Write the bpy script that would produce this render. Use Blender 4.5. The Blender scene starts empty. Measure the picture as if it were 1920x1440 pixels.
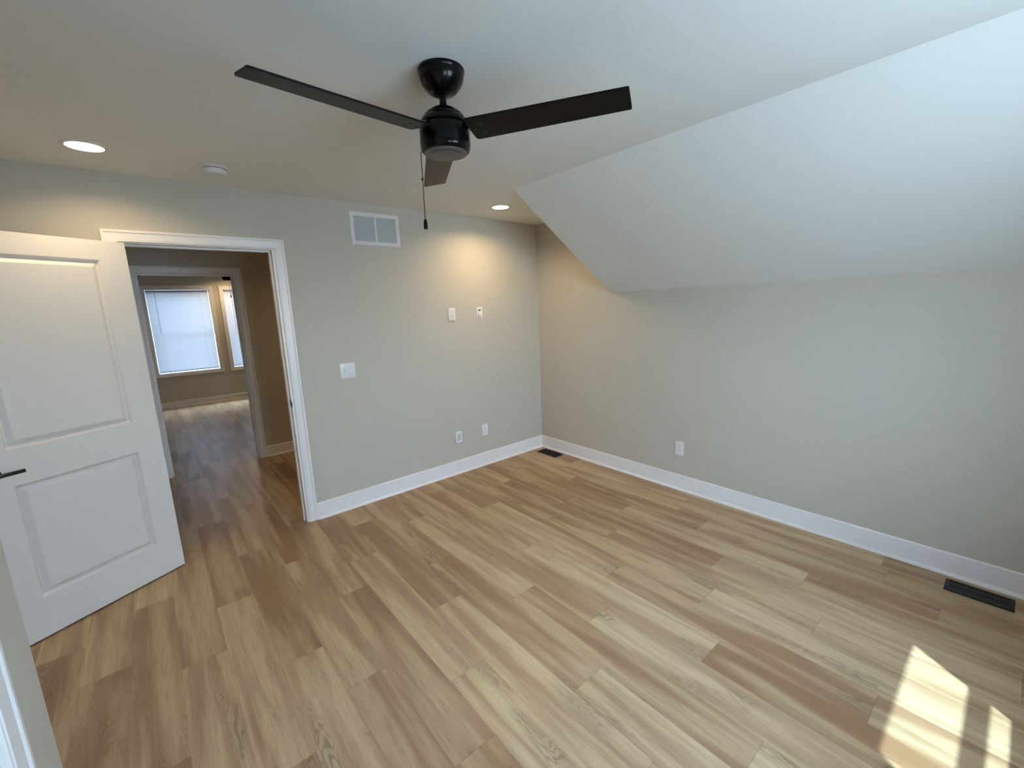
import bpy, bmesh, math, random
from mathutils import Vector, Matrix

S = bpy.context.scene
COL = S.collection
PI = math.pi

# ------------------------------------------------------------------ camera
cam_d = bpy.data.cameras.new('camera')
cam_d.sensor_fit = 'HORIZONTAL'
cam_d.sensor_width = 36.0
cam_d.lens = 807.662 / 1920.0 * 36.0
cam_d.clip_start = 0.02
cam = bpy.data.objects.new('camera', cam_d)
COL.objects.link(cam)
_y, _p, _r = 0.695326, -0.179374, -0.038376
_f = Vector((math.sin(_y) * math.cos(_p), math.cos(_y) * math.cos(_p), math.sin(_p)))
_rt = Vector((math.cos(_y), -math.sin(_y), 0))
_up = _rt.cross(_f)
_R = _rt * math.cos(_r) + _up * math.sin(_r)
_U = -_rt * math.sin(_r) + _up * math.cos(_r)
M = Matrix.Identity(4)
for i in range(3):
    M[i][0] = _R[i]; M[i][1] = _U[i]; M[i][2] = -_f[i]
M[0][3], M[1][3], M[2][3] = -3.288818, -3.438979, 1.596676
cam.matrix_world = M
S.camera = cam

# ------------------------------------------------------------------ colour management
S.view_settings.view_transform = 'Standard'
S.view_settings.look = 'None'
S.view_settings.exposure = 0.0
S.view_settings.gamma = 1.0
S.view_settings.use_curve_mapping = False
try:
    S.cycles.use_denoising = True
    S.cycles.max_bounces = 10
    S.cycles.diffuse_bounces = 7
    S.cycles.transparent_max_bounces = 12
    S.cycles.sample_clamp_indirect = 6.0
except Exception:
    pass

# ------------------------------------------------------------------ sky
SKY_STRENGTH = 28.5
W = bpy.data.worlds.new('sky')
S.world = W
W.use_nodes = True
nt = W.node_tree
nt.nodes.clear()
wo = nt.nodes.new('ShaderNodeOutputWorld')
bg = nt.nodes.new('ShaderNodeBackground')
bg.inputs['Strength'].default_value = SKY_STRENGTH
tc = nt.nodes.new('ShaderNodeTexCoord')
sx = nt.nodes.new('ShaderNodeSeparateXYZ')
cr = nt.nodes.new('ShaderNodeValToRGB')
mp = nt.nodes.new('ShaderNodeMapRange')
mp.inputs[1].default_value = -1.0
nt.links.new(tc.outputs['Generated'], sx.inputs[0])
nt.links.new(sx.outputs['Z'], mp.inputs[0])
nt.links.new(mp.outputs[0], cr.inputs[0])
e = cr.color_ramp.elements
e[0].position = 0.0; e[0].color = (0.36, 0.485, 0.59, 1)
e[1].position = 1.0; e[1].color = (0.84, 1.19, 1.72, 1)
k = e.new(0.47); k.color = (0.445, 0.575, 0.70, 1)
k = e.new(0.53); k.color = (0.72, 0.94, 1.18, 1)
k = e.new(0.78); k.color = (0.98, 1.32, 1.76, 1)
# brighter on the sun's side (west, -x), dimmer on the other
mx_ = nt.nodes.new('ShaderNodeMapRange')
mx_.inputs[1].default_value = -0.9; mx_.inputs[2].default_value = 0.9
mx_.inputs[3].default_value = SKY_STRENGTH * 1.60; mx_.inputs[4].default_value = SKY_STRENGTH * 0.45
nt.links.new(sx.outputs['X'], mx_.inputs[0])
nt.links.new(mx_.outputs[0], bg.inputs['Strength'])
nt.links.new(cr.outputs[0], bg.inputs[0])
nt.links.new(bg.outputs[0], wo.inputs[0])

# ------------------------------------------------------------------ sun
sun_d = bpy.data.lights.new('sun', 'SUN')
sun_d.energy = 11.5
sun_d.angle = math.radians(0.55)
sun_d.color = (0.72, 1.0, 1.14)
sun = bpy.data.objects.new('sun', sun_d)
COL.objects.link(sun)
sun.rotation_euler = Vector((0.73, 1.0, -1.95)).to_track_quat('-Z', 'Y').to_euler()
sun.location = (-4, -8, 8)

# ------------------------------------------------------------------ room dimensions
H = 2.423            # ceiling
HK = 1.686           # knee wall height
SX = -1.125          # where the slope leaves the ceiling
SY = -0.939          # where the slope ends before the back wall
XL = -4.25           # left wall
YR = -4.15           # rear wall (behind the camera)
Y2 = 2.027           # far side of the hall
Y3 = 6.432           # far room end wall

# ------------------------------------------------------------------ materials
def lin(r, g, b):
    f = lambda c: (c / 255.0) / 12.92 if c <= 10 else (((c / 255.0) + 0.055) / 1.055) ** 2.4
    return (f(r), f(g), f(b), 1.0)

def mat(name, col, rough=0.5, spec=0.5, metal=0.0, bump=0.0, bscale=300.0, emit=None, estr=0.0, var=0.0):
    m = bpy.data.materials.new(name)
    m.use_nodes = True
    t = m.node_tree
    b = t.nodes['Principled BSDF']
    b.inputs['Base Color'].default_value = col
    b.inputs['Roughness'].default_value = rough
    b.inputs['Specular IOR Level'].default_value = spec
    b.inputs['Metallic'].default_value = metal
    if emit:
        b.inputs['Emission Color'].default_value = emit
        b.inputs['Emission Strength'].default_value = estr
    if bump or var:
        tcn = t.nodes.new('ShaderNodeTexCoord')
        n = t.nodes.new('ShaderNodeTexNoise')
        n.inputs['Scale'].default_value = bscale
        n.inputs['Detail'].default_value = 3.0
        t.links.new(tcn.outputs['Object'], n.inputs['Vector'])
        if bump:
            bp = t.nodes.new('ShaderNodeBump')
            bp.inputs['Strength'].default_value = bump
            bp.inputs['Distance'].default_value = 0.002
            t.links.new(n.outputs['Fac'], bp.inputs['Height'])
            t.links.new(bp.outputs[0], b.inputs['Normal'])
        if var:
            mx = t.nodes.new('ShaderNodeMix'); mx.data_type = 'RGBA'
            mx.inputs[6].default_value = tuple(c * (1 - var) for c in col[:3]) + (1,)
            mx.inputs[7].default_value = tuple(min(1, c * (1 + var)) for c in col[:3]) + (1,)
            t.links.new(n.outputs['Fac'], mx.inputs[0])
            t.links.new(mx.outputs[2], b.inputs['Base Color'])
    return m

M_WALL = mat('wall_paint', (0.560, 0.525, 0.455, 1), 0.6, 0.35, bump=0.12, bscale=260)
M_CEIL = mat('ceiling_paint', (0.86, 0.885, 0.875, 1), 0.75, 0.25, bump=0.08, bscale=200)
M_TRIM = mat('trim_paint', (0.89, 0.89, 0.89, 1), 0.35, 0.5, bump=0.02, bscale=120)
M_DOOR = mat('door_paint', (0.80, 0.80, 0.79, 1), 0.38, 0.5, bump=0.05, bscale=220)
M_PLAST = mat('white_plastic', (0.80, 0.80, 0.80, 1), 0.28, 0.5, var=0.01)
M_PLASTD = mat('grey_plastic', (0.58, 0.59, 0.65, 1), 0.35, 0.5, var=0.02)
M_SLOT = mat('slot_dark', (0.03, 0.03, 0.03, 1), 0.6, 0.3, var=0.05)
M_LOUV = mat('grille_enamel', (0.62, 0.65, 0.67, 1), 0.4, 0.5, var=0.01)
M_CAV = mat('duct_dark', (0.10, 0.105, 0.11, 1), 0.8, 0.2, var=0.05)
M_BLACK = mat('black_metal', (0.002, 0.0024, 0.0030, 1), 0.20, 0.20, var=0.1, bscale=60)
M_BLADE = mat('blade_finish', (0.004, 0.0038, 0.0036, 1), 0.36, 0.10, var=0.12, bscale=25)
M_CAP = mat('motor_cap', (0.085, 0.085, 0.083, 1), 0.45, 0.4, var=0.05)
M_BRONZE = mat('dark_hardware', (0.008, 0.008, 0.012, 1), 0.35, 0.5, var=0.1)
M_VENT = mat('vent_black', (0.006, 0.008, 0.012, 1), 0.38, 0.25, var=0.1)
M_LENS = mat('lamp_lens', (0.9, 0.9, 0.88, 1), 0.4, 0.3, emit=(1.0, 0.86, 0.66, 1), estr=9.0)
M_RAIL = mat('blind_rail_shaded', (0.40, 0.40, 0.45, 1), 0.4, 0.5, var=0.01)  # white rails greyed: their backlit shade is put into the colour
M_WAND = mat('wand_plastic', (0.30, 0.33, 0.36, 1), 0.3, 0.5, var=0.02)
M_VINYL = mat('vinyl_frame', (0.82, 0.82, 0.82, 1), 0.35, 0.5, var=0.01)

def slat_mat():
    m = bpy.data.materials.new('blind_slat'); m.use_nodes = True
    t = m.node_tree; t.nodes.clear()
    o = t.nodes.new('ShaderNodeOutputMaterial')
    d = t.nodes.new('ShaderNodeBsdfDiffuse'); d.inputs[0].default_value = (0.80, 0.80, 0.82, 1)
    tr = t.nodes.new('ShaderNodeBsdfTranslucent'); tr.inputs[0].default_value = (0.48, 0.63, 0.74, 1)
    mx = t.nodes.new('ShaderNodeMixShader')
    lw = t.nodes.new('ShaderNodeTexNoise'); lw.inputs['Scale'].default_value = 3
    mr = t.nodes.new('ShaderNodeMapRange'); mr.inputs[3].default_value = 0.022; mr.inputs[4].default_value = 0.025
    t.links.new(lw.outputs['Fac'], mr.inputs[0]); t.links.new(mr.outputs[0], mx.inputs[0])
    t.links.new(d.outputs[0], mx.inputs[1]); t.links.new(tr.outputs[0], mx.inputs[2])
    t.links.new(mx.outputs[0], o.inputs[0])
    return m
M_SLAT = slat_mat()

def glass_mat():
    m = bpy.data.materials.new('window_glass'); m.use_nodes = True
    t = m.node_tree; t.nodes.clear()
    o = t.nodes.new('ShaderNodeOutputMaterial')
    a = t.nodes.new('ShaderNodeBsdfTransparent'); a.inputs[0].default_value = (0.93, 0.95, 0.94, 1)
    g = t.nodes.new('ShaderNodeBsdfGlossy'); g.inputs['Roughness'].default_value = 0.02
    mx = t.nodes.new('ShaderNodeMixShader')
    lw = t.nodes.new('ShaderNodeLayerWeight'); lw.inputs[0].default_value = 0.12
    t.links.new(lw.outputs['Facing'], mx.inputs[0]); t.links.new(a.outputs[0], mx.inputs[1])
    t.links.new(g.outputs[0], mx.inputs[2]); t.links.new(mx.outputs[0], o.inputs[0])
    return m
M_GLASS = glass_mat()

# ------------------------------------------------------------------ mesh helpers
class MB:
    """collects shapes and links them as ONE mesh object"""
    def __init__(self):
        self.bm = bmesh.new()
    def box(self, x0, y0, z0, x1, y1, z1, bevel=0.0, seg=2):
        b = bmesh.new()
        x0, x1 = min(x0, x1), max(x0, x1); y0, y1 = min(y0, y1), max(y0, y1); z0, z1 = min(z0, z1), max(z0, z1)
        v = [b.verts.new(p) for p in ((x0,y0,z0),(x1,y0,z0),(x1,y1,z0),(x0,y1,z0),(x0,y0,z1),(x1,y0,z1),(x1,y1,z1),(x0,y1,z1))]
        for f in ((3,2,1,0),(4,5,6,7),(0,1,5,4),(1,2,6,5),(2,3,7,6),(3,0,4,7)):
            b.faces.new([v[i] for i in f])
        if bevel:
            bmesh.ops.bevel(b, geom=list(b.edges), offset=bevel, segments=seg, affect='EDGES', profile=0.5)
        self._join(b)
        return self
    def _join(self, b, M=None):
        if M is not None:
            bmesh.ops.transform(b, matrix=M, verts=list(b.verts))
        me = bpy.data.meshes.new('t'); b.to_mesh(me); b.free()
        self.bm.from_mesh(me); bpy.data.meshes.remove(me)
    def poly(self, pts, faces):
        v = [self.bm.verts.new(p) for p in pts]
        for f in faces:
            self.bm.faces.new([v[i] for i in f])
        return self
    def prism(self, pts, axis, a0, a1):
        """polygon pts extruded along axis (0,1,2) from a0 to a1"""
        n = len(pts); b = bmesh.new()
        def P(p, a):
            q = list(p); q.insert(axis, a); return q
        A = [b.verts.new(P(p, a0)) for p in pts]; B = [b.verts.new(P(p, a1)) for p in pts]
        b.faces.new(A); b.faces.new(B[::-1])
        for i in range(n):
            b.faces.new([A[i], B[i], B[(i+1) % n], A[(i+1) % n]])
        bmesh.ops.recalc_face_normals(b, faces=list(b.faces))
        self._join(b)
        return self
    def lathe(self, prof, c=(0,0,0), seg=40, M=None):
        """prof: list of (r, z); closed at r==0 ends"""
        b = bmesh.new(); rings = []
        for r, z in prof:
            if r < 1e-6:
                rings.append([b.verts.new((0, 0, z))])
            else:
                rings.append([b.verts.new((r*math.cos(2*PI*i/seg), r*math.sin(2*PI*i/seg), z)) for i in range(seg)])
        for a, d in zip(rings, rings[1:]):
            for i in range(seg):
                j = (i+1) % seg
                if len(a) == 1 and len(d) == 1: continue
                if len(a) == 1: b.faces.new([a[0], d[j], d[i]])
                elif len(d) == 1: b.faces.new([a[i], a[j], d[0]])
                else: b.faces.new([a[i], a[j], d[j], d[i]])
        bmesh.ops.recalc_face_normals(b, faces=list(b.faces))
        T = Matrix.Translation(c)
        self._join(b, T @ M if M is not None else T)
        return self
    def tube(self, pts, r, seg=10):
        b = bmesh.new(); rings = []
        pts = [Vector(p) for p in pts]
        for i, p in enumerate(pts):
            d = (pts[min(i+1, len(pts)-1)] - pts[max(i-1, 0)]).normalized()
            a = Vector((0,0,1)) if abs(d.z) < 0.9 else Vector((1,0,0))
            u = d.cross(a).normalized(); w = d.cross(u)
            rings.append([b.verts.new(p + (u*math.cos(2*PI*k/seg) + w*math.sin(2*PI*k/seg))*r) for k in range(seg)])
        for a, d in zip(rings, rings[1:]):
            for k in range(seg):
                b.faces.new([a[k], a[(k+1) % seg], d[(k+1) % seg], d[k]])
        b.faces.new(rings[0]); b.faces.new(rings[-1])
        bmesh.ops.recalc_face_normals(b, faces=list(b.faces))
        self._join(b)
        return self
    def build(self, name, m, parent=None, smooth=False, angle=35):
        me = bpy.data.meshes.new(name)
        if smooth:
            for f in self.bm.faces: f.smooth = True
            for ed in self.bm.edges:
                if len(ed.link_faces) == 2 and ed.calc_face_angle(0) > math.radians(angle): ed.smooth = False
        self.bm.to_mesh(me); self.bm.free()
        me.materials.append(m)
        o = bpy.data.objects.new(name, me)
        COL.objects.link(o)
        if parent: o.parent = parent
        return o

def tag(o, label=None, cat=None, group=None, kind=None):
    if label: o['label'] = label
    if cat: o['category'] = cat
    if group: o['group'] = group
    if kind: o['kind'] = kind
    return o

def empty(name, loc, rz=0.0):
    o = bpy.data.objects.new(name, None)
    o.empty_display_size = 0.1
    COL.objects.link(o)
    o.location = loc; o.rotation_euler = (0, 0, rz)
    return o

def copy_tree(o, parent=None):
    c = o.copy(); COL.objects.link(c); c.parent = parent
    for ch in list(o.children): copy_tree(ch, c)
    return c

def st(o, label, cat):
    return tag(o, label, cat, kind='structure')

# ------------------------------------------------------------------ floor: vinyl planks running towards the camera
PW, PL, PX0 = 0.178, 1.22, -3.21
random.seed(11)
JOINT = {0: -0.70, 1: -1.40, 2: -0.51, 3: -1.09, 4: -0.78, 5: -1.545, 6: -1.17, 7: -1.77, 8: -0.95, 9: -1.45,
         10: -2.0, 11: -2.48, 12: -1.72, 13: -2.372, 14: -2.785, 15: -2.1, 16: -3.083, -1: -1.1, -2: -1.62, -3: -0.903, -4: -0.593, -5: -1.3}
# known tones: (row, boards counted from the joint towards the camera: 0 is the board just nearer than the joint, -1 the one beyond)
TONE = {(0,0): .72, (0,-1): .35, (1,0): .70, (1,-1): .38, (2,0): .62, (2,-1): .35, (2,1): .40, (3,0): .42, (3,-1): .45, (3,1): .15,
        (4,0): .62, (4,-1): .35, (5,0): .60, (5,-1): .42, (6,0): .40, (6,1): .60, (6,-1): .45, (7,0): .38, (7,-1): .68, (9,0): .70, (9,-1): .4,
        (9,1): .30, (10,0): .36, (10,-1): .62, (11,0): .75, (11,-1): .42, (13,0): .72, (13,-1): .36, (14,0): .42, (14,-1): .66, (16,0): .3, (16,-1): .5,
        (-3,0): .42, (-3,-1): .6, (-4,0): .4, (-4,-1): .62, (8,0): .5, (12,0): .5, (15,0): .45, (12,1): .6}
def floor_mesh():
    me = bpy.data.meshes.new('floor')
    V, F, UV, AT = [], [], [], []
    k0 = math.floor((XL - PX0) / PW) - 1; k1 = math.ceil((0.0 - PX0) / PW)
    y_lo, y_hi = YR - 0.1, Y3 + 0.1
    for k in range(k0, k1 + 1):
        xa, xb = max(XL - 0.05, PX0 + k * PW), min(0.05, PX0 + (k + 1) * PW)
        if xb - xa < 0.004: continue
        j0 = JOINT.get(k, -random.uniform(0, PL))
        n = 0
        i_hi = math.ceil((j0 - y_lo) / PL); i_lo = -math.ceil((y_hi - j0) / PL)
        for i in range(i_lo, i_hi + 1):
            ya, yb = j0 - (i + 1) * PL, j0 - i * PL
            ca, cb = max(ya, y_lo), min(yb, y_hi)
            if cb - ca < 0.004: continue
            s = len(V)
            V += [(xa, ca, 0), (xb, ca, 0), (xb, cb, 0), (xa, cb, 0)]
            F.append((s, s+1, s+2, s+3))
            u0, u1 = xa - (PX0 + k * PW), xb - (PX0 + k * PW)
            UV += [(u0, ca - ya), (u1, ca - ya), (u1, cb - ya), (u0, cb - ya)]
            tn = TONE.get((k, i), min(0.8, max(0.15, random.gauss(0.47, 0.14))))
            AT.append((tn, random.random(), random.random(), 1.0))
    # slab below, one closed body
    s = len(V)
    x0, x1 = XL - 0.05, 0.05
    V += [(x0, y_lo, -0.2), (x1, y_lo, -0.2), (x1, y_hi, -0.2), (x0, y_hi, -0.2), (x0, y_lo, 0), (x1, y_lo, 0), (x1, y_hi, 0), (x0, y_hi, 0)]
    for f in ((3,2,1,0), (0,1,5,4), (1,2,6,5), (2,3,7,6), (3,0,4,7)):
        F.append(tuple(s + i for i in f)); UV += [(0.05, 0.05)] * 4; AT.append((0.4, 0.5, 0.5, 1))
    me.from_pydata(V, [], F)
    ul = me.uv_layers.new(name='plank')
    for i, uv in enumerate(UV): ul.data[i].uv = uv
    at = me.attributes.new('board', 'FLOAT_COLOR', 'FACE')
    for i, c in enumerate(AT): at.data[i].color = c
    o = bpy.data.objects.new('floor', me); COL.objects.link(o)
    return o

def floor_mat():
    m = bpy.data.materials.new('oak_vinyl_planks'); m.use_nodes = True
    t = m.node_tree; N = t.nodes; L = t.links
    b = N['Principled BSDF']
    def node(ty, **kw):
        n = N.new(ty)
        for a, v in kw.items(): setattr(n, a, v)
        return n
    def math_(op, a, bb=None, c=None):
        n = node('ShaderNodeMath', operation=op)
        for i, v in enumerate((a, bb, c)):
            if v is None: continue
            if isinstance(v, (int, float)): n.inputs[i].default_value = v
            else: L.new(v, n.inputs[i])
        return n.outputs[0]
    def mix(fac, a, bb, blend='MIX'):
        n = node('ShaderNodeMix', data_type='RGBA', blend_type=blend)
        for i, v in ((0, fac), (6, a), (7, bb)):
            if isinstance(v, (int, float)): n.inputs[i].default_value = v
            elif isinstance(v, tuple): n.inputs[i].default_value = v
            else: L.new(v, n.inputs[i])
        return n.outputs[2]
    uv = node('ShaderNodeUVMap', uv_map='plank')
    at = node('ShaderNodeAttribute', attribute_name='board')
    sp = node('ShaderNodeSeparateColor'); L.new(at.outputs['Color'], sp.inputs[0])
    tone, r1, r2 = sp.outputs[0], sp.outputs[1], sp.outputs[2]
    su = node('ShaderNodeSeparateXYZ'); L.new(uv.outputs[0], su.inputs[0])
    u, v = su.outputs[0], su.outputs[1]
    # per board grain space
    def vec(a, bb, c=0.0):
        n = node('ShaderNodeCombineXYZ')
        for i, q in enumerate((a, bb, c)):
            if isinstance(q, (int, float)): n.inputs[i].default_value = q
            else: L.new(q, n.inputs[i])
        return n.outputs[0]
    U = math_('ADD', u, math_('MULTIPLY', r1, 37.0))
    Vv = math_('ADD', v, math_('MULTIPLY', r2, 53.0))
    def noise(vv, scale, det=4.0, rough=0.55, dist=0.0):
        n = node('ShaderNodeTexNoise')
        n.inputs['Scale'].default_value = scale; n.inputs['Detail'].default_value = det
        n.inputs['Roughness'].default_value = rough; n.inputs['Distortion'].default_value = dist
        L.new(vv, n.inputs['Vector']); return n.outputs['Fac']
    def ramp(f, lo, hi, a=0.0, bb=1.0):
        n = node('ShaderNodeMapRange'); n.interpolation_type = 'SMOOTHSTEP'
        n.inputs[1].default_value = lo; n.inputs[2].default_value = hi
        n.inputs[3].default_value = a; n.inputs[4].default_value = bb
        L.new(f, n.inputs[0]); return n.outputs[0]
    broad = noise(vec(math_('MULTIPLY', U, 11.0), math_('MULTIPLY', Vv, 0.8)), 1.0, 2.0, 0.5, 0.4)     # broad light and dark bands along a board
    fine = noise(vec(math_('MULTIPLY', U, 260.0), math_('MULTIPLY', Vv, 7.0)), 1.0, 4.0, 0.65)         # fine grain
    mid = noise(vec(math_('MULTIPLY', U, 60.0), math_('MULTIPLY', Vv, 3.0)), 1.0, 4.0, 0.6, 0.6)
    # cathedral figure: contour lines of a stretched noise, only in patches
    field = noise(vec(math_('MULTIPLY', U, 13.0), math_('MULTIPLY', Vv, 1.7), 3.0), 1.0, 2.5, 0.5, 0.5)
    lines = math_('SINE', math_('MULTIPLY', field, 165.0))
    lines = ramp(lines, 0.1, 0.95)
    mask = noise(vec(math_('MULTIPLY', U, 9.0), math_('MULTIPLY', Vv, 1.5), 9.0), 1.0, 1.0, 0.5)
    mask = ramp(mask, 0.56, 0.68)
    figure = math_('MULTIPLY', lines, mask)
    base = mix(ramp(broad, 0.36, 0.64), lin(146, 108, 76), lin(203, 175, 137))
    base = mix(math_('MULTIPLY', mask, 0.45), base, lin(140, 112, 85))
    tn = mix(ramp(tone, 0.2, 0.8), lin(144, 112, 81), lin(229, 205, 168))
    base = mix(0.34, base, tn)
    base = mix(math_('MULTIPLY', ramp(mid, 0.38, 0.72), 0.22), base, lin(124, 95, 69))
    base = mix(math_('MULTIPLY', ramp(fine, 0.42, 0.70), 0.30), base, lin(106, 81, 60))
    base = mix(math_('MULTIPLY', figure, 0.42), base, lin(89, 66, 48))
    # seams
    eu = math_('MINIMUM', u, math_('SUBTRACT', PW, u))
    ev = math_('MINIMUM', v, math_('SUBTRACT', PL, v))
    su_ = ramp(eu, 0.0003, 0.0016, 1.0, 0.0); sv_ = ramp(ev, 0.0003, 0.0018, 1.0, 0.0)
    seam = math_('MAXIMUM', math_('MULTIPLY', su_, 0.35), sv_)
    base = mix(math_('MULTIPLY', seam, 0.42), base, lin(85, 64, 46))
    L.new(base, b.inputs['Base Color'])
    L.new(ramp(fine, 0.2, 0.8, 0.29, 0.41), b.inputs['Roughness'])
    b.inputs['Specular IOR Level'].default_value = 0.5
    bp = node('ShaderNodeBump'); bp.inputs['Strength'].default_value = 0.12; bp.inputs['Distance'].default_value = 0.001
    L.new(math_('SUBTRACT', fine, math_('MULTIPLY', seam, 1.5)), bp.inputs['Height'])
    L.new(bp.outputs[0], b.inputs['Normal'])
    return m
fl = floor_mesh()
fl.data.materials.append(floor_mat())
st(fl, 'light oak vinyl plank floor running from the bedroom through the hall', 'floor')

# ------------------------------------------------------------------ shell
T = 0.12
JL, JR, JT = -3.330, -2.545, 2.040       # inner faces of the bedroom door jamb
b = MB()
b.box(XL - 0.1, 0, 0, JL - 0.018, T, H + 0.1)
b.box(JR + 0.018, 0, 0, 0.1, T, H + 0.1)
b.box(JL - 0.018, 0, JT + 0.018, JR + 0.018, T, H + 0.1)
st(b.build('wall_back', M_WALL), 'greige back wall with the open doorway, return grille and switch', 'wall')

b = MB(); b.box(0, YR - 0.16, 0, 0.1, Y3 + 0.2, H + 0.1)
st(b.build('wall_right', M_WALL), 'greige knee wall on the right below the sloped ceiling', 'wall')

# rear wall with the window opening (behind the camera)
RX0, RX1, RZ0, RZ1 = -2.31, -1.445, 1.115, 2.05
QX0, QX1, QZ0, QZ1 = -3.08, -2.66, 0.95, 1.72  # unseen second opening, placed and sized for the daylight it adds
b = MB()
b.box(XL - 0.1, YR - 0.16, 0, QX0, YR, H + 0.1)
b.box(QX1, YR - 0.16, 0, RX0, YR, H + 0.1)
b.box(QX0, YR - 0.16, 0, QX1, YR, QZ0)
b.box(QX0, YR - 0.16, QZ1, QX1, YR, H + 0.1)
b.box(RX1, YR - 0.16, 0, 0.0, YR, H + 0.1)
b.box(RX0, YR - 0.16, 0, RX1, YR, RZ0)
b.box(RX0, YR - 0.16, RZ1, RX1, YR, H + 0.1)
st(b.build('wall_rear', M_WALL), 'greige rear wall with the daylight window behind the camera', 'wall')

b = MB(); b.box(XL - 0.1, YR - 0.16, 0, XL, Y3 + 0.2, H + 0.1)
st(b.build('wall_left', M_WALL), 'greige left wall behind the open door', 'wall')

# closet bump-out beside the camera, its outside corner at lower left
CX, CY = -3.56, -2.21
CDY0, CDY1, CDZ = -3.13, -2.488, 2.04    # closet door opening
b = MB()
b.box(XL, CY - 0.1, 0, CX, CY, H)
b.box(CX - 0.1, CDY1 + 0.018, 0, CX, CY - 0.1, H)
b.box(CX - 0.1, YR, 0, CX, CDY0 - 0.018, H)
b.box(CX - 0.1, CDY0 - 0.018, CDZ + 0.018, CX, CDY1 + 0.018, H)
st(b.build('wall_closet', M_WALL), 'pale closet wall corner at the lower left edge of the view', 'wall')

b = MB(); b.box(XL - 0.1, YR - 0.16, H, 0.1, T, H + 0.12)
st(b.build('ceiling', M_CEIL), 'flat white bedroom ceiling carrying the black fan', 'ceiling')
b = MB()
b.prism([(SX, H), (0.0, HK), (0.05, HK), (0.05, H + 0.02), (SX, H + 0.02)], 1, YR - 0.02, SY)
st(b.build('ceiling_slope', M_CEIL), 'white sloped ceiling running down to the right knee wall', 'ceiling')

# hall and far room
b = MB()
J2L, J2R, J2T = -3.290, -2.512, 2.028
b.box(XL, Y2, 0, J2L - 0.018, Y2 + T, H)
b.box(J2R + 0.018, Y2, 0, 0, Y2 + T, H)
b.box(J2L - 0.018, Y2, J2T + 0.018, J2R + 0.018, Y2 + T, H)
st(b.build('wall_hall', M_WALL), 'hall wall with the second doorway, seen through the bedroom doorway', 'wall')
W1 = (-3.225, -2.300, 0.628, 2.110); W2 = (-2.080, -1.155, 0.628, 2.110)
b = MB()
b.box(XL, Y3, 0, W1[0], Y3 + 0.16, H); b.box(W1[1], Y3, 0, W2[0], Y3 + 0.16, H); b.box(W2[1], Y3, 0, 0, Y3 + 0.16, H)
b.box(W1[0], Y3, 0, W1[1], Y3 + 0.16, W1[2]); b.box(W2[0], Y3, 0, W2[1], Y3 + 0.16, W2[2])
b.box(W1[0], Y3, W1[3], W1[1], Y3 + 0.16, H); b.box(W2[0], Y3, W2[3], W2[1], Y3 + 0.16, H)
st(b.build('wall_far', M_WALL), 'window wall of the far room seen through both doorways', 'wall')
b = MB(); b.box(XL - 0.1, T, H, 0.1, Y3 + 0.2, H + 0.12)
st(b.build('ceiling_hall', M_CEIL), 'white ceiling over the hall and the far room', 'ceiling')

# ------------------------------------------------------------------ baseboards with shoe moulding
def baseboard(name, runs, label, hb=0.132):
    """runs: (axis, fixed wall coordinate, a0, a1, sign) sign = direction out of the wall"""
    root = None
    board, shoe = MB(), MB()
    for ax, w, a0, a1, s in runs:
        pb = [(0, 0), (0.012, 0), (0.012, hb - 0.006), (0.007, hb), (0, hb)]
        q = [(0.012 + 0.0145 * math.cos(a), 0.0005 + 0.0185 * math.sin(a)) for a in [i * PI / 10 for i in range(6)]]
        ps = [(0.012, 0.0005)] + q
        f = lambda P: [(w + s * d, z) for d, z in P]
        if ax == 0:      # runs along x, wall at y = w : profile in (y, z)
            board.prism(f(pb), 0, a0, a1); shoe.prism(f(ps), 0, a0, a1)
        else:            # runs along y, wall at x = w : profile in (x, z)
            board.prism(f(pb), 1, a0, a1); shoe.prism(f(ps), 1, a0, a1)
    root = board.build(name, M_TRIM)
    shoe.build('shoe_moulding', M_TRIM, root, smooth=True)
    st(root, label, 'baseboard')
    return root
baseboard('baseboard_back', [(0, 0, -2.463, -0.0005, -1), (0, 0, XL + 0.001, -3.411, -1)], 'white baseboard along the back wall')
baseboard('baseboard_right', [(1, 0, YR + 0.001, -0.013, -1)], 'white baseboard along the right knee wall')
baseboard('baseboard_rear', [(0, YR, CX + 0.014, -0.028, 1)], 'white baseboard along the rear wall')
baseboard('baseboard_left', [(1, XL, CY + 0.014, -0.028, 1)], 'white baseboard along the left wall behind the door')
baseboard('baseboard_closet', [(0, CY, XL + 0.001, CX - 0.0, 1), (1, CX, CDY1 + 0.082, CY + 0.0, 1)], 'white baseboard around the closet corner')
baseboard('baseboard_hall', [(0, Y2, -2.430, -0.001, -1), (0, Y2, XL + 0.001, -3.372, -1)], 'white baseboard on the hall wall beside the second doorway', 0.120)
baseboard('baseboard_far', [(0, Y3, XL + 0.001, -0.001, -1)], 'white baseboard below the far room windows', 0.110)

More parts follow.
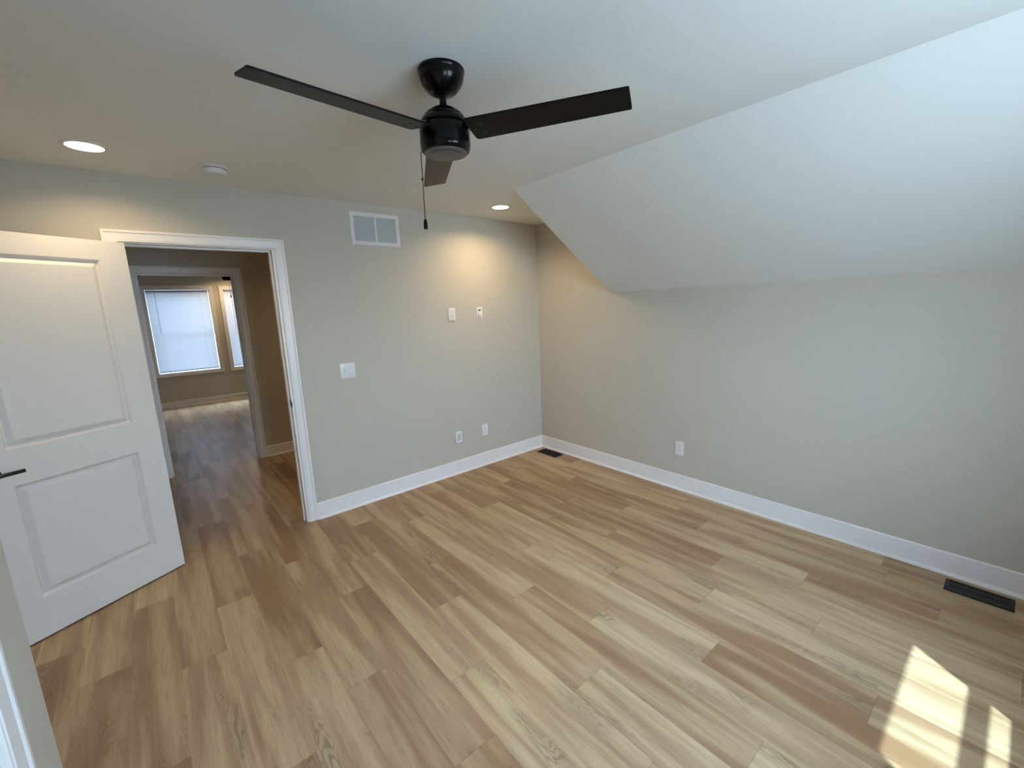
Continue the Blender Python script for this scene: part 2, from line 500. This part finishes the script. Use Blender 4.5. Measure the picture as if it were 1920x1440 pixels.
# ------------------------------------------------------------------ door casings and jambs
CAS = [(0.000, 0.000), (0.000, 0.007), (0.0025, 0.0105), (0.006, 0.0115), (0.010, 0.0105), (0.0115, 0.0125), (0.0485, 0.0145), (0.0490, 0.0115), (0.0505, 0.0115), (0.051, 0.0165),
       (0.053, 0.0180), (0.063, 0.0180), (0.066, 0.0150), (0.066, 0.000)]
def casing_mesh(mb, xl, xr, zt, wall, sgn, axis='y', z0=0.0, zb=None, prof=CAS):
    """mitred casing round an opening; axis 'y': wall plane y=wall, opening along x; axis 'x': wall plane x=wall, opening along y.
    zb: closed at the bottom (picture-frame window casing)"""
    rings = []
    for w, t in prof:
        if zb is None:
            pts = [(xl - w, z0), (xl - w, zt + w), (xr + w, zt + w), (xr + w, z0)]
        else:
            pts = [(xl - w, zb - w), (xl - w, zt + w), (xr + w, zt + w), (xr + w, zb - w)]
        rings.append([((a, wall + sgn * t, z) if axis == 'y' else (wall + sgn * t, a, z)) for a, z in pts])
    bb = bmesh.new()
    R = [[bb.verts.new(p) for p in r] for r in rings]
    n = len(R); segs = 3 if zb is None else 4
    for i in range(n):
        a, c = R[i], R[(i + 1) % n]
        for s in range(segs):
            q = (s + 1) % 4
            bb.faces.new([a[s], a[q], c[q], c[s]])
    if zb is None:
        bb.faces.new([r[0] for r in R]); bb.faces.new([r[3] for r in R])
    bmesh.ops.recalc_face_normals(bb, faces=list(bb.faces))
    mb._join(bb)

def door_frame(name, jl, jr, jt, y0, y1, label, stop_y, front=True, back=True):
    r = empty(name, (0, 0, 0))
    j = MB()
    j.box(jl - 0.018, y0, 0, jl, y1, jt + 0.018); j.box(jr, y0, 0, jr + 0.018, y1, jt + 0.018); j.box(jl, y0, jt, jr, y1, jt + 0.018)
    j.build('jamb', M_TRIM, r)
    s = MB(); s.box(jl, stop_y, 0, jl + 0.011, stop_y + 0.034, jt); s.box(jr - 0.011, stop_y, 0, jr, stop_y + 0.034, jt); s.box(jl + 0.011, stop_y, jt - 0.011, jr - 0.011, stop_y + 0.034, jt)
    s.build('door_stop', M_TRIM, r)
    if front:
        c = MB(); casing_mesh(c, jl - 0.013, jr + 0.014, jt + 0.006, y0, -1); c.build('casing', M_TRIM, r)
    if back:
        c = MB(); casing_mesh(c, jl - 0.013, jr + 0.014, jt + 0.006, y1, 1); c.build('casing', M_TRIM, r)
    st(r, label, 'door frame')
    return r
fr = door_frame('trim_1', JL, JR, JT, 0.0, T, 'white door casing and jamb round the bedroom doorway', 0.045)
p = MB(); p.box(JR - 0.0015, 0.006, 0.912, JR - 0.0002, 0.034, 0.974, 0.0004, 1); p.box(JR - 0.001, -0.004, 0.925, JR + 0.003, 0.007, 0.961, 0.0015, 2)
p.build('strike_plate', M_BRONZE, fr)
door_frame('trim_2', J2L, J2R, J2T, Y2, Y2 + T, 'white casing round the second doorway across the hall', Y2 + 0.042)

# closet casing and slab (x = CX plane)
r = empty('trim_3', (0, 0, 0))
j = MB(); j.box(CX - 0.1, CDY1, 0, CX, CDY1 + 0.018, CDZ + 0.018); j.box(CX - 0.1, CDY0 - 0.018, 0, CX, CDY0, CDZ + 0.018); j.box(CX - 0.1, CDY0, CDZ, CX, CDY1, CDZ + 0.018)
j.build('jamb', M_TRIM, r)
c = MB(); casing_mesh(c, CDY0 - 0.006, CDY1 + 0.006, CDZ + 0.006, CX, 1, axis='x'); c.build('casing', M_TRIM, r)
st(r, 'white closet door casing at the lower left edge', 'door frame')
b = MB(); b.box(CX - 0.045, CDY0 + 0.003, 0.012, CX - 0.012, CDY1 - 0.003, CDZ - 0.004, 0.002)
st(b.build('door_2', M_DOOR), 'closed white closet door at the lower left edge', 'door')

# ------------------------------------------------------------------ the open bedroom door
def make_door():
    DW, DZ0, DZ1, TH = 0.775, 0.0, 2.023, 0.035
    ang = math.radians(180 + 28.5)
    d = empty('door_1', (-3.313, -0.043, 0.012), ang)
    # local x runs from the hinge edge to the free edge, local +y is the face seen (towards the camera)
    xs = [0, 0.128, 0.653, DW]; zs = [0, 0.209, 0.813, 0.993, 1.920, DZ1]
    prof = [(0.0, 0.0), (0.002, 0.0008), (0.013, 0.0150), (0.017, 0.0158), (0.039, 0.0022), (0.043, 0.0016)]
    b = MB(); bm = b.bm
    for fy, sg in ((0.0, -1), (-TH, 1)):
        for i in range(3):
            for k2 in range(5):
                X0, X1, Z0, Z1 = xs[i], xs[i+1], zs[k2], zs[k2+1]
                if i == 1 and k2 in (1, 3):
                    rings = []
                    for o_, dp in prof:
                        rings.append([bm.verts.new(pp) for pp in ((X0+o_, fy+sg*dp, Z0+o_), (X1-o_, fy+sg*dp, Z0+o_), (X1-o_, fy+sg*dp, Z1-o_), (X0+o_, fy+sg*dp, Z1-o_))])
                    for a, c in zip(rings, rings[1:]):
                        for q in range(4):
                            bm.faces.new([a[q], a[(q+1) % 4], c[(q+1) % 4], c[q]])
                    bm.faces.new(rings[-1])
                else:
                    bm.faces.new([bm.verts.new(pp) for pp in ((X0, fy, Z0), (X1, fy, Z0), (X1, fy, Z1), (X0, fy, Z1))])
    for (x0, z0, x1, z1) in ((0, 0, 0, DZ1), (DW, 0, DW, DZ1), (0, 0, DW, 0), (0, DZ1, DW, DZ1)):
        bm.faces.new([bm.verts.new(pp) for pp in ((x0, 0, z0), (x1, 0, z1), (x1, -TH, z1), (x0, -TH, z0))])
    bmesh.ops.remove_doubles(bm, verts=list(bm.verts), dist=1e-5)
    bmesh.ops.recalc_face_normals(bm, faces=list(bm.faces))
    b.build('door_slab', M_DOOR, d)
    for side in (1, -1):
        y = 0.0 if side == 1 else -TH
        h = MB()
        hx, hz = DW - 0.060, 0.889
        rot = Matrix.Rotation(-side * PI / 2, 4, 'X')
        h.tube([(hx, y + side*0.004, hz), (hx, y + side*0.046, hz)], 0.0095, 16)
        h.box(hx - 0.098, y + side*0.043, hz - 0.0085, hx + 0.011, y + side*0.054, hz + 0.0085, 0.003)
        hd = h.build('door_handle', M_BRONZE, d, smooth=True)
        rr = MB(); rr.lathe([(0, 0.0005), (0.032, 0.0005), (0.032, 0.006), (0.029, 0.0095), (0, 0.0095)], (hx, y, hz), 32, rot)
        rr.build('handle_rose', M_BRONZE, hd, smooth=True)
    for hz in (0.22, 1.02, 1.82):
        g = MB(); g.tube([(-0.004, -TH - 0.004, hz - 0.045), (-0.004, -TH - 0.004, hz + 0.045)], 0.0045, 10)
        g.box(-0.0016, -TH, hz - 0.045, -0.0002, -0.006, hz + 0.045)
        g.build('hinge', M_BRONZE, d)
    st(d, 'white two-panel door swung open at left with a black lever', 'door')
make_door()

# ------------------------------------------------------------------ windows
def window(name, x0, x1, z0, z1, yin, yout, sgn, label, casing=True, dz=-0.02):
    """opening x0..x1, z0..z1 in a wall whose room face is yin and outer face yout; sgn = direction into the room (+1/-1 in y)"""
    r = empty(name, (0, 0, 0))
    f = MB()
    yo, yi = yout, yout + sgn * 0.07
    fw = 0.024
    f.box(x0, yo, z0, x0 + fw, yi, z1); f.box(x1 - fw, yo, z0, x1, yi, z1); f.box(x0 + fw, yo, z0, x1 - fw, yi, z0 + fw); f.box(x0 + fw, yo, z1 - fw, x1 - fw, yi, z1)
    f.build('window_frame', M_VINYL, r)
    zm = (z0 + z1) / 2 + dz
    a, c = x0 + fw, x1 - fw
    sw = 0.014
    for nm, za, zb, ya in (('upper_sash', zm - 0.014, z1 - fw, yo + sgn * 0.012), ('lower_sash', z0 + fw, zm + 0.014, yo + sgn * 0.040)):
        s = MB(); yb = ya + sgn * 0.024
        s.box(a, ya, za, a + sw, yb, zb); s.box(c - sw, ya, za, c, yb, zb); s.box(a + sw, ya, za, c - sw, yb, za + 0.026); s.box(a + sw, ya, zb - 0.026, c - sw, yb, zb)
        so = s.build(nm, M_VINYL, r)
        g = MB(); ym = ya + sgn * 0.012
        g.poly([(a + sw, ym, za + 0.026), (c - sw, ym, za + 0.026), (c - sw, ym, zb - 0.026), (a + sw, ym, zb - 0.026)], [(0, 1, 2, 3)])
        g.build('glass_pane', M_GLASS, so)
    j = MB(); t_ = 0.010
    j.box(x0, yi, z0, x0 + t_, yin, z1); j.box(x1 - t_, yi, z0, x1, yin, z1); j.box(x0 + t_, yi, z0, x1 - t_, yin, z0 + t_); j.box(x0 + t_, yi, z1 - t_, x1 - t_, yin, z1)
    j.build('window_jamb', M_TRIM, r)
    if casing:
        cm = MB(); casing_mesh(cm, x0 + 0.004, x1 - 0.004, z1 - 0.004, yin, sgn, zb=z0 + 0.004); cm.build('casing', M_TRIM, r)
    st(r, label, 'window')
    return r
window('window_1', W1[0], W1[1], W1[2], W1[3], Y3, Y3 + 0.16, -1, 'left white-framed window at the end of the far room')
window('window_2', W2[0], W2[1], W2[2], W2[3], Y3, Y3 + 0.16, -1, 'right white-framed window of the far room, half hidden by the hall door casing')
window('window_3', RX0, RX1, RZ0, RZ1, YR, YR - 0.16, 1, 'white double-hung window in the rear wall nearer the knee wall', dz=-0.0475)
window('window_fill', QX0, QX1, QZ0, QZ1, YR, YR - 0.16, 1, 'added white double-hung window, unseen behind the camera, filling in daylight')  # unseen window put in to brighten the room with more daylight

# ------------------------------------------------------------------ blinds in the far room
def make_blind(x0, x1, z0, z1, y):
    w = x1 - x0
    r = empty('window_blind', (x0, y, z0))
    h = z1 - z0
    a, c = 0.004, w - 0.004
    q = MB(); q.box(a, -0.013, h - 0.030, c, 0.015, h - 0.002, 0.002)
    hd = q.build('headrail', M_RAIL, r)
    for bx in (0.03, w - 0.09):
        q = MB(); q.box(bx, -0.0155, h - 0.012, bx + 0.055, -0.0131, h - 0.002, 0.0008, 1); q.build('rail_bracket', M_WAND, hd)
    q = MB(); q.box(a, -0.011, 0.008, c, 0.011, 0.027, 0.003); q.build('bottom_rail', M_RAIL, r)
    s = MB(); n = 60; top, bot = h - 0.040, 0.040
    tilt = math.radians(70)
    for i in range(n):
        z = bot + (top - bot) * i / (n - 1)
        dy, dz = 0.0172 * math.cos(tilt), 0.0172 * math.sin(tilt)
        cy, cz = 0.0016 * math.sin(tilt), 0.0016 * math.cos(tilt)
        pts = [(-dy, -dz), (0 - cy, 0 + cz), (dy, dz)]
        V = [(xx, yy, z + zz) for xx in (a, c) for yy, zz in pts]
        s.poly(V, [(0, 1, 4, 3), (1, 2, 5, 4)])
    so = s.build('slats', M_SLAT, r, smooth=True)
    for lx in (0.14, w - 0.14):
        q = MB(); q.tube([(lx, -0.013, 0.03), (lx, -0.013, h - 0.03)], 0.0011, 6); q.build('ladder_cord', M_RAIL, r)
    q = MB(); q.tube([(0.125, -0.020, h - 0.02), (0.122, -0.021, h * 0.48)], 0.0038, 6); q.build('tilt_wand', M_WAND, r)
    return r
bl = make_blind(W1[0] + 0.0105, W1[1] - 0.0105, W1[2] + 0.0105, W1[3] - 0.0105, Y3 + 0.030)
tag(bl, 'white mini blind lowered in the left far-room window', 'blind', 'mini blinds in the far room')
b2 = copy_tree(bl)
b2.location = (W2[0] + 0.0105, Y3 + 0.030, W2[2] + 0.0105)
tag(b2, 'white mini blind in the right far-room window, cut off by the hall door casing', 'blind', 'mini blinds in the far room')

# ------------------------------------------------------------------ ceiling fan
def make_fan(angles, chain=(-0.066, 0.062)):
    r = empty('ceiling_fan', (0, 0, H))
    def L(prof): return [(rr, z - H) for rr, z in prof]
    q = MB(); q.lathe(L([(0, H - 0.0005), (0.0805, H - 0.0005), (0.082, H - 0.003), (0.082, H - 0.010), (0.0805, H - 0.0125), (0.0795, H - 0.015), (0.0785, H - 0.022), (0.0765, H - 0.033),
                        (0.0705, H - 0.046), (0.0630, H - 0.057), (0.0550, H - 0.066), (0.0485, H - 0.0725), (0.0410, H - 0.0768), (0.0280, H - 0.0788), (0.0, H - 0.079)]), seg=56)
    q.build('canopy', M_BLACK, r, smooth=True, angle=50)
    q = MB(); q.tube([(0, 0, -0.070), (0, 0, -0.128)], 0.0125, 20); q.lathe(L([(0, H - 0.114), (0.0165, H - 0.114), (0.0195, H - 0.117), (0.0195, H - 0.124), (0, H - 0.124)]), seg=12)
    q.build('downrod', M_BLACK, r, smooth=True)
    q = MB(); q.lathe(L([(0, 2.301), (0.026, 2.300), (0.045, 2.294), (0.060, 2.284), (0.0705, 2.2735), (0.0725, 2.2710), (0.0725, 2.2695), (0.0715, 2.2685), (0.0760, 2.2660), (0.0825, 2.2570), (0.0860, 2.2480), (0.0865, 2.2440),
                        (0.0850, 2.2425), (0.070, 2.2422), (0, 2.2420)]), seg=56)
    mh = q.build('motor_housing', M_BLACK, r, smooth=True, angle=50)
    q = MB(); q.lathe(L([(0, 2.2418), (0.074, 2.2418), (0.074, 2.2352), (0, 2.2352)]), seg=40); q.build('rotor_band', M_BLACK, r, smooth=True)
    q = MB(); q.lathe(L([(0, 2.2350), (0.0865, 2.2350), (0.0885, 2.2335), (0.0895, 2.2250), (0.0897, 2.2090), (0.0885, 2.2080), (0.0885, 2.2062), (0.0900, 2.2050), (0.0905, 2.1780), (0.0895, 2.1660), (0.0860, 2.1560), (0.0800, 2.1515), (0.0, 2.1510)]), seg=56)
    sw = q.build('switch_housing', M_BLACK, r, smooth=True, angle=50)
    q = MB(); q.lathe(L([(0, 2.1509), (0.078, 2.1509), (0.076, 2.1480), (0.058, 2.1462), (0, 2.1458)]), seg=56); q.build('bottom_cap', M_CAP, sw, smooth=True)
    q = MB(); q.lathe([(0, 0), (0.021, 0), (0.022, 0.0012), (0.022, 0.002), (0, 0.002)], (0, 0, 2.1446 - H), 32)
    for k2 in (-1, 0, 1): q.box(k2 * 0.009 - 0.002, -0.009, 2.1440 - H, k2 * 0.009 + 0.002, 0.009, 2.1447 - H, 0.0003, 1)
    q.build('emblem', M_CAP, sw, smooth=True)
    q = MB()
    pts = []
    for i in range(25):
        a = math.radians(175 + 124 * i / 24)
        pts.append(a)
    V, F = [], []
    for a in pts:
        for rr, zz in ((0.050, 2.1452), (0.059, 2.1452), (0.059, 2.1475), (0.050, 2.1475)):
            V.append((rr * math.cos(a), rr * math.sin(a), zz - H))
    for i in range(24):
        s = 4 * i
        for k2 in range(4):
            F.append((s + k2, s + (k2 + 1) % 4, s + 4 + (k2 + 1) % 4, s + 4 + k2))
    F += [(0, 1, 2, 3), (96, 97, 98, 99)]
    q.poly(V, F); q.build('cap_slot', M_SLOT, sw)
    # blades
    zb = 2.2150 - H; R1 = 0.650; pit = math.radians(-10.4); R0 = 0.1015; wr, wt = 0.124, 0.108
    for ang in angles:
        A = math.radians(ang)
        d = Vector((math.cos(A), math.sin(A), 0)); n0 = Vector((-math.sin(A), math.cos(A), 0))
        n = n0 * math.cos(pit) + Vector((0, 0, math.sin(pit))); up = d.cross(n).normalized()
        def P(rr, s, t): return d * rr + n * s + up * t + Vector((0, 0, zb))
        # rounded-corner outline in (radius, chord)
        ol = []
        def corner(cx, cy, rad, a0, a1):
            for i in range(5):
                a = math.radians(a0 + (a1 - a0) * i / 4); ol.append((cx + rad * math.cos(a), cy + rad * math.sin(a)))
        corner(R1 - 0.006, -wt/2 + 0.006, 0.006, -90, 0); corner(R1 - 0.006, wt/2 - 0.006, 0.006, 0, 90)
        corner(R0 + 0.014, wr/2 - 0.014, 0.014, 90, 180); corner(R0 + 0.014, -wr/2 + 0.014, 0.014, 180, 270)
        q = MB(); th = 0.0032
        top = [P(a, c, th) for a, c in ol]; bot = [P(a, c, -th) for a, c in ol]; m_ = len(ol)
        q.poly(top + bot, [tuple(range(m_)), tuple(range(2*m_-1, m_-1, -1))] + [(i, m_ + i, m_ + (i+1) % m_, (i+1) % m_) for i in range(m_)])
        bmesh.ops.recalc_face_normals(q.bm, faces=list(q.bm.faces))
        bl_ = q.build('blade', M_BLADE, r)
        q = MB()
        iron = [(0.070, -0.022, 0.023), (0.092, -0.022, 0.020), (0.112, -0.024, th + 0.0003), (0.150, -0.034, th + 0.0003), (0.168, -0.030, th + 0.0003), (0.172, 0.0, th + 0.0003), (0.168, 0.030, th + 0.0003), (0.150, 0.034, th + 0.0003), (0.112, 0.024, th + 0.0003), (0.092, 0.022, 0.020), (0.070, 0.022, 0.023)]
        top = [P(a, c, t_ + 0.0032) for a, c, t_ in iron]; bot = [P(a, c, t_) for a, c, t_ in iron]; m_ = len(iron)
        strips = [(0, 1, 9, 10), (1, 2, 8, 9), (2, 3, 4, 5, 6, 7, 8)]
        q.poly(top + bot, strips + [tuple(m_ + i for i in reversed(f)) for f in strips] + [(i, m_ + i, m_ + (i+1) % m_, (i+1) % m_) for i in range(m_)])
        bmesh.ops.recalc_face_normals(q.bm, faces=list(q.bm.faces))
        q.build('blade_arm', M_BLACK, r)
        for rr, s in ((0.122, 0.0), (0.152, -0.020), (0.152, 0.020)):
            q = MB()
            Mx = Matrix.Translation(P(rr, s, -th)) @ Matrix((( d.x, n.x, up.x, 0), (d.y, n.y, up.y, 0), (d.z, n.z, up.z, 0), (0, 0, 0, 1)))
            q.lathe([(0, -0.0026), (0.0040, -0.0024), (0.0058, -0.001), (0.0058, 0.0)], (0, 0, 0), 14, None)
            bmesh.ops.transform(q.bm, matrix=Mx, verts=list(q.bm.verts))
            q.build('screw', M_SLOT, bl_, smooth=True)
    # pull chain on the side away to the left
    cx, cy = chain
    q = MB(); q.tube([(cx * 0.93, cy * 0.93, 2.168 - H), (cx * 1.02, cy * 1.02, 2.160 - H), (cx * 1.03, cy * 1.03, 1.925 - H)], 0.0017, 8)
    q.lathe([(0, 0.006), (0.004, 0.004), (0.005, 0), (0.004, -0.004), (0, -0.006)], (cx * 1.03, cy * 1.03, 2.068 - H), 10)
    ch = q.build('pull_chain', M_BRONZE, r, smooth=True)
    q = MB(); q.lathe([(0, 1.927), (0.004, 1.927), (0.0058, 1.923), (0.0072, 1.913), (0.0076, 1.895), (0.0070, 1.892), (0, 1.892)], (cx * 1.03, cy * 1.03, -H), 14)
    q.build('chain_fob', M_BLACK, ch, smooth=True)
    return r
fan = make_fan((-60.4, 63.0, 185.6))
fan.location = (-2.363, -2.005, H)
tag(fan, 'black three-blade ceiling fan with pull chain hanging in the bedroom', 'ceiling fan', 'black ceiling fans')
fan2 = make_fan((-62.0, 60.0, 181.0), (0.004, 0.090))
fan2.location = (-2.200, 4.570, H)
tag(fan2, 'black ceiling fan just visible under the head of the second doorway', 'ceiling fan', 'black ceiling fans')

# ------------------------------------------------------------------ recessed lights
LAMP_COL = (1.0, 0.73, 0.40)
def downlight(first, x, y, watts, label, spread=150):
    if first is None:
        r = empty('recessed_light', (x, y, H))
        q = MB(); q.lathe([(0.070, -0.0045), (0.074, -0.0060), (0.088, -0.0045), (0.0905, -0.0005), (0.070, -0.0005), (0.070, -0.0045)], seg=48); q.build('trim_ring', M_PLAST, r, smooth=True)
        q = MB(); q.lathe([(0, -0.0035), (0.0695, -0.0035), (0.0695, -0.0008), (0, -0.0008)], seg=48); q.build('lens', M_LENS, r, smooth=True)
    else:
        r = copy_tree(first); r.location = (x, y, H)
    tag(r, label, 'ceiling light', 'recessed ceiling lights')
    ld = bpy.data.lights.new('recessed_lamp', 'AREA'); ld.shape = 'DISK'; ld.size = 0.135
    ld.energy = watts; ld.color = LAMP_COL; ld.spread = math.radians(spread)
    lo = bpy.data.objects.new('recessed_lamp', ld); COL.objects.link(lo)
    lo.location = (0, 0, -0.0075); lo.parent = r
    return r
dl = downlight(None, -3.386, -0.445, 4.2, 'lit recessed ceiling light at upper left above the open door')
downlight(dl, -0.851, -0.455, 3.8, 'lit recessed ceiling light beside the end of the sloped ceiling')
downlight(dl, -1.30, 1.00, 1.5, 'lit recessed ceiling light in the hall, out of view to the right')
downlight(dl, -1.95, 5.95, 3.2, 'lit recessed ceiling light above the far room windows')

# ------------------------------------------------------------------ smoke detector
r = empty('smoke_detector', (-2.868, -0.400, H))
q = MB(); q.lathe([(0, -0.0005), (0.066, -0.0005), (0.067, -0.003), (0.067, -0.009), (0.064, -0.012), (0, -0.012)], seg=48); q.build('mounting_base', M_PLAST, r, smooth=True)
q = MB(); q.lathe([(0, -0.0121), (0.058, -0.0121), (0.058, -0.0155), (0, -0.0155)], seg=48); q.build('sensor_slot', M_SLOT, r, smooth=True)
q = MB(); q.lathe([(0, -0.0156), (0.061, -0.0156), (0.062, -0.018), (0.0605, -0.032), (0.055, -0.041), (0.042, -0.0455), (0, -0.0470)], seg=48); q.build('cover', M_PLAST, r, smooth=True)
for a in (200, 250, 290, 340):
    A = math.radians(a); q = MB(); x_, y_ = 0.0605 * math.cos(A), 0.0605 * math.sin(A)
    q.box(x_ - 0.002, y_ - 0.002, -0.0158, x_ + 0.002, y_ + 0.002, -0.0118); q.build('cover_clip', M_PLAST, r)
tag(r, 'white round smoke detector on the ceiling above the doorway', 'smoke detector')

# ------------------------------------------------------------------ return air grille
GX0, GX1, GZ0, GZ1 = -1.978, -1.574, 2.111, 2.357
r = empty('return_air_grille', (GX0, 0.0, GZ0))
gw, gh = GX1 - GX0, GZ1 - GZ0
q = MB(); bd = 0.029
q.box(0, -0.007, 0, bd, -0.0003, gh, 0.002); q.box(gw - bd, -0.007, 0, gw, -0.0003, gh, 0.002)
q.box(bd - 0.001, -0.0068, 0, gw - bd + 0.001, -0.0003, bd, 0.002); q.box(bd - 0.001, -0.0068, gh - bd, gw - bd + 0.001, -0.0003, gh, 0.002)
q.box(gw/2 - 0.007, -0.0066, bd - 0.001, gw/2 + 0.007, -0.0003, gh - bd + 0.001, 0.0015)
q.build('grille_frame', M_PLAST, r)
q = MB(); q.box(bd, -0.0014, bd, gw - bd, -0.0003, gh - bd); q.build('duct_opening', M_CAV, r)
for xa, xb in ((bd, gw/2 - 0.007), (gw/2 + 0.007, gw - bd)):
    q = MB(); n = 22
    for i in range(n):
        z = bd + (gh - 2*bd) * (i + 0.5) / n
        q.poly([(xa, -0.0020, z - 0.0036), (xb, -0.0020, z - 0.0036), (xb, -0.0058, z + 0.0030), (xa, -0.0058, z + 0.0030), (xa, -0.0014, z - 0.0031), (xb, -0.0014, z - 0.0031), (xb, -0.0052, z + 0.0035), (xa, -0.0052, z + 0.0035)],
               [(3, 2, 1, 0), (4, 5, 6, 7), (2, 3, 7, 6), (0, 1, 5, 4)])
    q.build('louvers', M_LOUV, r)
for sx_ in (0.011, gw - 0.011):
    q = MB(); q.lathe([(0, 0.0022), (0.0035, 0.0015), (0.004, 0)], (sx_, -0.0070, gh/2), 12, Matrix.Rotation(PI/2, 4, 'X')); q.build('screw', M_PLASTD, r, smooth=True)
tag(r, 'white return air grille with two louvered panels high on the back wall', 'air vent')

# ------------------------------------------------------------------ wall plates (local: x right, z up, -y out of the wall)
def plate(root, w, h):
    q = MB(); q.box(-w/2, -0.0062, -h/2, w/2, -0.0003, h/2, 0.0024, 3)
    q.build('cover_plate', M_PLAST, root, smooth=True)
def rotx(): return Matrix.Rotation(PI/2, 4, 'X')
def outlet(label, loc, rz, group='duplex wall outlets'):
    r = empty('wall_outlet', loc, rz)
    plate(r, 0.074, 0.118)
    for zc in (0.0195, -0.0195):
        q = MB(); q.box(-0.0165, -0.0082, zc - 0.0140, 0.0165, -0.0060, zc + 0.0140, 0.0010, 2)
        rc = q.build('receptacle', M_PLAST, r)
        for sx_, hh in ((-0.0062, 0.0045), (0.0062, 0.0036)):
            q = MB(); q.box(sx_ - 0.0010, -0.0085, zc + 0.0035 - hh, sx_ + 0.0010, -0.0081, zc + 0.0035 + hh); q.build('slot', M_SLOT, rc)
        q = MB(); q.lathe([(0, 0.0004), (0.0024, 0.0004), (0.0024, 0)], (0, -0.0081, zc - 0.0075), 12, rotx()); q.build('ground_hole', M_SLOT, rc)
    q = MB(); q.lathe([(0, 0.0012), (0.0022, 0.0009), (0.003, 0)], (0, -0.0061, 0), 12, rotx()); q.build('screw', M_PLASTD, r, smooth=True)
    tag(r, label, 'outlet', group)
    return r
o1 = outlet('white duplex outlet at eye height under the wall light, left of the pass-through plate', (-1.113, 0, 1.540), 0)
def more_outlet(label, loc, rz):
    o = copy_tree(o1); o.location = loc; o.rotation_euler = (0, 0, rz)
    tag(o, label, 'outlet', 'duplex wall outlets'); return o
more_outlet('white duplex outlet low on the back wall nearest the room corner', (-0.803, 0, 0.369), 0)
more_outlet('white duplex outlet low on the right knee wall', (0, -1.670, 0.364), -PI/2)
more_outlet('white duplex outlet below the right far-room window, beside the hall door casing', (-1.905, Y3, 0.400), 0)

# cable pass-through plate (upper)
r = empty('cable_plate', (-0.799, 0, 1.540))
plate(r, 0.070, 0.114)
q = MB(); q.box(-0.0175, -0.0066, -0.036, 0.0175, -0.0058, 0.036); q.build('recess', M_PLASTD, r)
q = MB(); q.prism([(-0.0064, -0.035), (-0.0150, -0.031), (-0.0170, -0.006), (-0.0064, 0.020)], 0, -0.0165, 0.0165); q.build('cable_hood', M_PLAST, r)
q = MB(); q.box(-0.0145, -0.0072, 0.0215, 0.0145, -0.0064, 0.0330); q.build('cable_opening', M_SLOT, r)
tag(r, 'white cable pass-through plate at eye height, right of the upper outlet', 'wall plate')
# decorator plate (lower)
r = empty('cable_plate', (-1.120, 0, 0.364))
plate(r, 0.070, 0.116)
q = MB(); q.box(-0.0170, -0.0078, -0.0335, 0.0170, -0.0060, 0.0335, 0.0008, 2); q.build('insert', M_PLASTD, r)
q = MB(); q.box(0.0125, -0.0084, -0.026, 0.0160, -0.0077, 0.028); q.build('insert_gap', M_SLOT, r)
tag(r, 'white cable plate with grey insert low on the back wall, left of the low outlet', 'wall plate')

# double switch
r = empty('light_switch', (-2.112, 0, 1.141))
plate(r, 0.119, 0.118)
q = MB(); q.box(-0.0285, -0.0070, -0.012, -0.0175, -0.0060, 0.012, 0.0005, 1); q.build('toggle_slot', M_PLASTD, r)
q = MB(); q.prism([(-0.0062, -0.0042), (-0.0062, 0.0048), (-0.0170, 0.0098), (-0.0185, 0.0040)], 0, -0.0262, -0.0198); q.build('toggle', M_PLAST, r)
q = MB(); q.prism([(-0.0060, -0.0335), (-0.0098, -0.0325), (-0.0078, 0.0), (-0.0110, 0.0325), (-0.0060, 0.0335)], 0, 0.0065, 0.0395); q.build('rocker', M_PLAST, r)
for z_ in (0.030, -0.030):
    q = MB(); q.lathe([(0, 0.0012), (0.0022, 0.0009), (0.003, 0)], (-0.023, -0.0061, z_), 12, rotx()); q.build('screw', M_PLASTD, r, smooth=True)
for z_ in (0.048, -0.048):
    q = MB(); q.lathe([(0, 0.0012), (0.0022, 0.0009), (0.003, 0)], (0.023, -0.0061, z_), 12, rotx()); q.build('screw', M_PLASTD, r, smooth=True)
tag(r, 'white two-gang light switch beside the doorway', 'light switch')

# ------------------------------------------------------------------ floor vents
def floor_vent(x0, x1, y0, y1, n, label):
    r = empty('floor_vent', ((x0 + x1)/2, (y0 + y1)/2, 0))
    w, l = x1 - x0, y1 - y0
    q = MB(); bd = 0.018; zt = 0.0055
    q.box(-w/2, -l/2, 0.0003, -w/2 + bd, l/2, zt, 0.0018); q.box(w/2 - bd, -l/2, 0.0003, w/2, l/2, zt, 0.0018)
    q.box(-w/2 + bd, -l/2, 0.0003, w/2 - bd, -l/2 + bd, zt, 0.0018); q.box(-w/2 + bd, l/2 - bd, 0.0003, w/2 - bd, l/2, zt, 0.0018)
    q.build('vent_frame', M_VENT, r)
    q = MB(); q.box(-w/2 + bd, -l/2 + bd, 0.0003, w/2 - bd, l/2 - bd, 0.0010); q.build('duct_opening', M_SLOT, r)
    q = MB()
    for i in range(n):
        y = -l/2 + bd + (l - 2*bd) * (i + 0.5) / n
        q.box(-w/2 + bd, y - 0.0022, 0.0012, w/2 - bd, y + 0.0022, 0.0048, 0.0006, 1)
    q.box(-0.0022, -l/2 + bd, 0.0012, 0.0022, l/2 - bd, 0.0046)
    q.build('louvers', M_VENT, r)
    tag(r, label, 'floor vent', 'black floor registers')
    return r
floor_vent(-0.186, -0.050, -0.380, -0.100, 16, 'black floor register in the far room corner between the two baseboards')
floor_vent(-0.197, -0.064, -3.562, -3.308, 15, 'black floor register at the right edge below the knee wall baseboard')
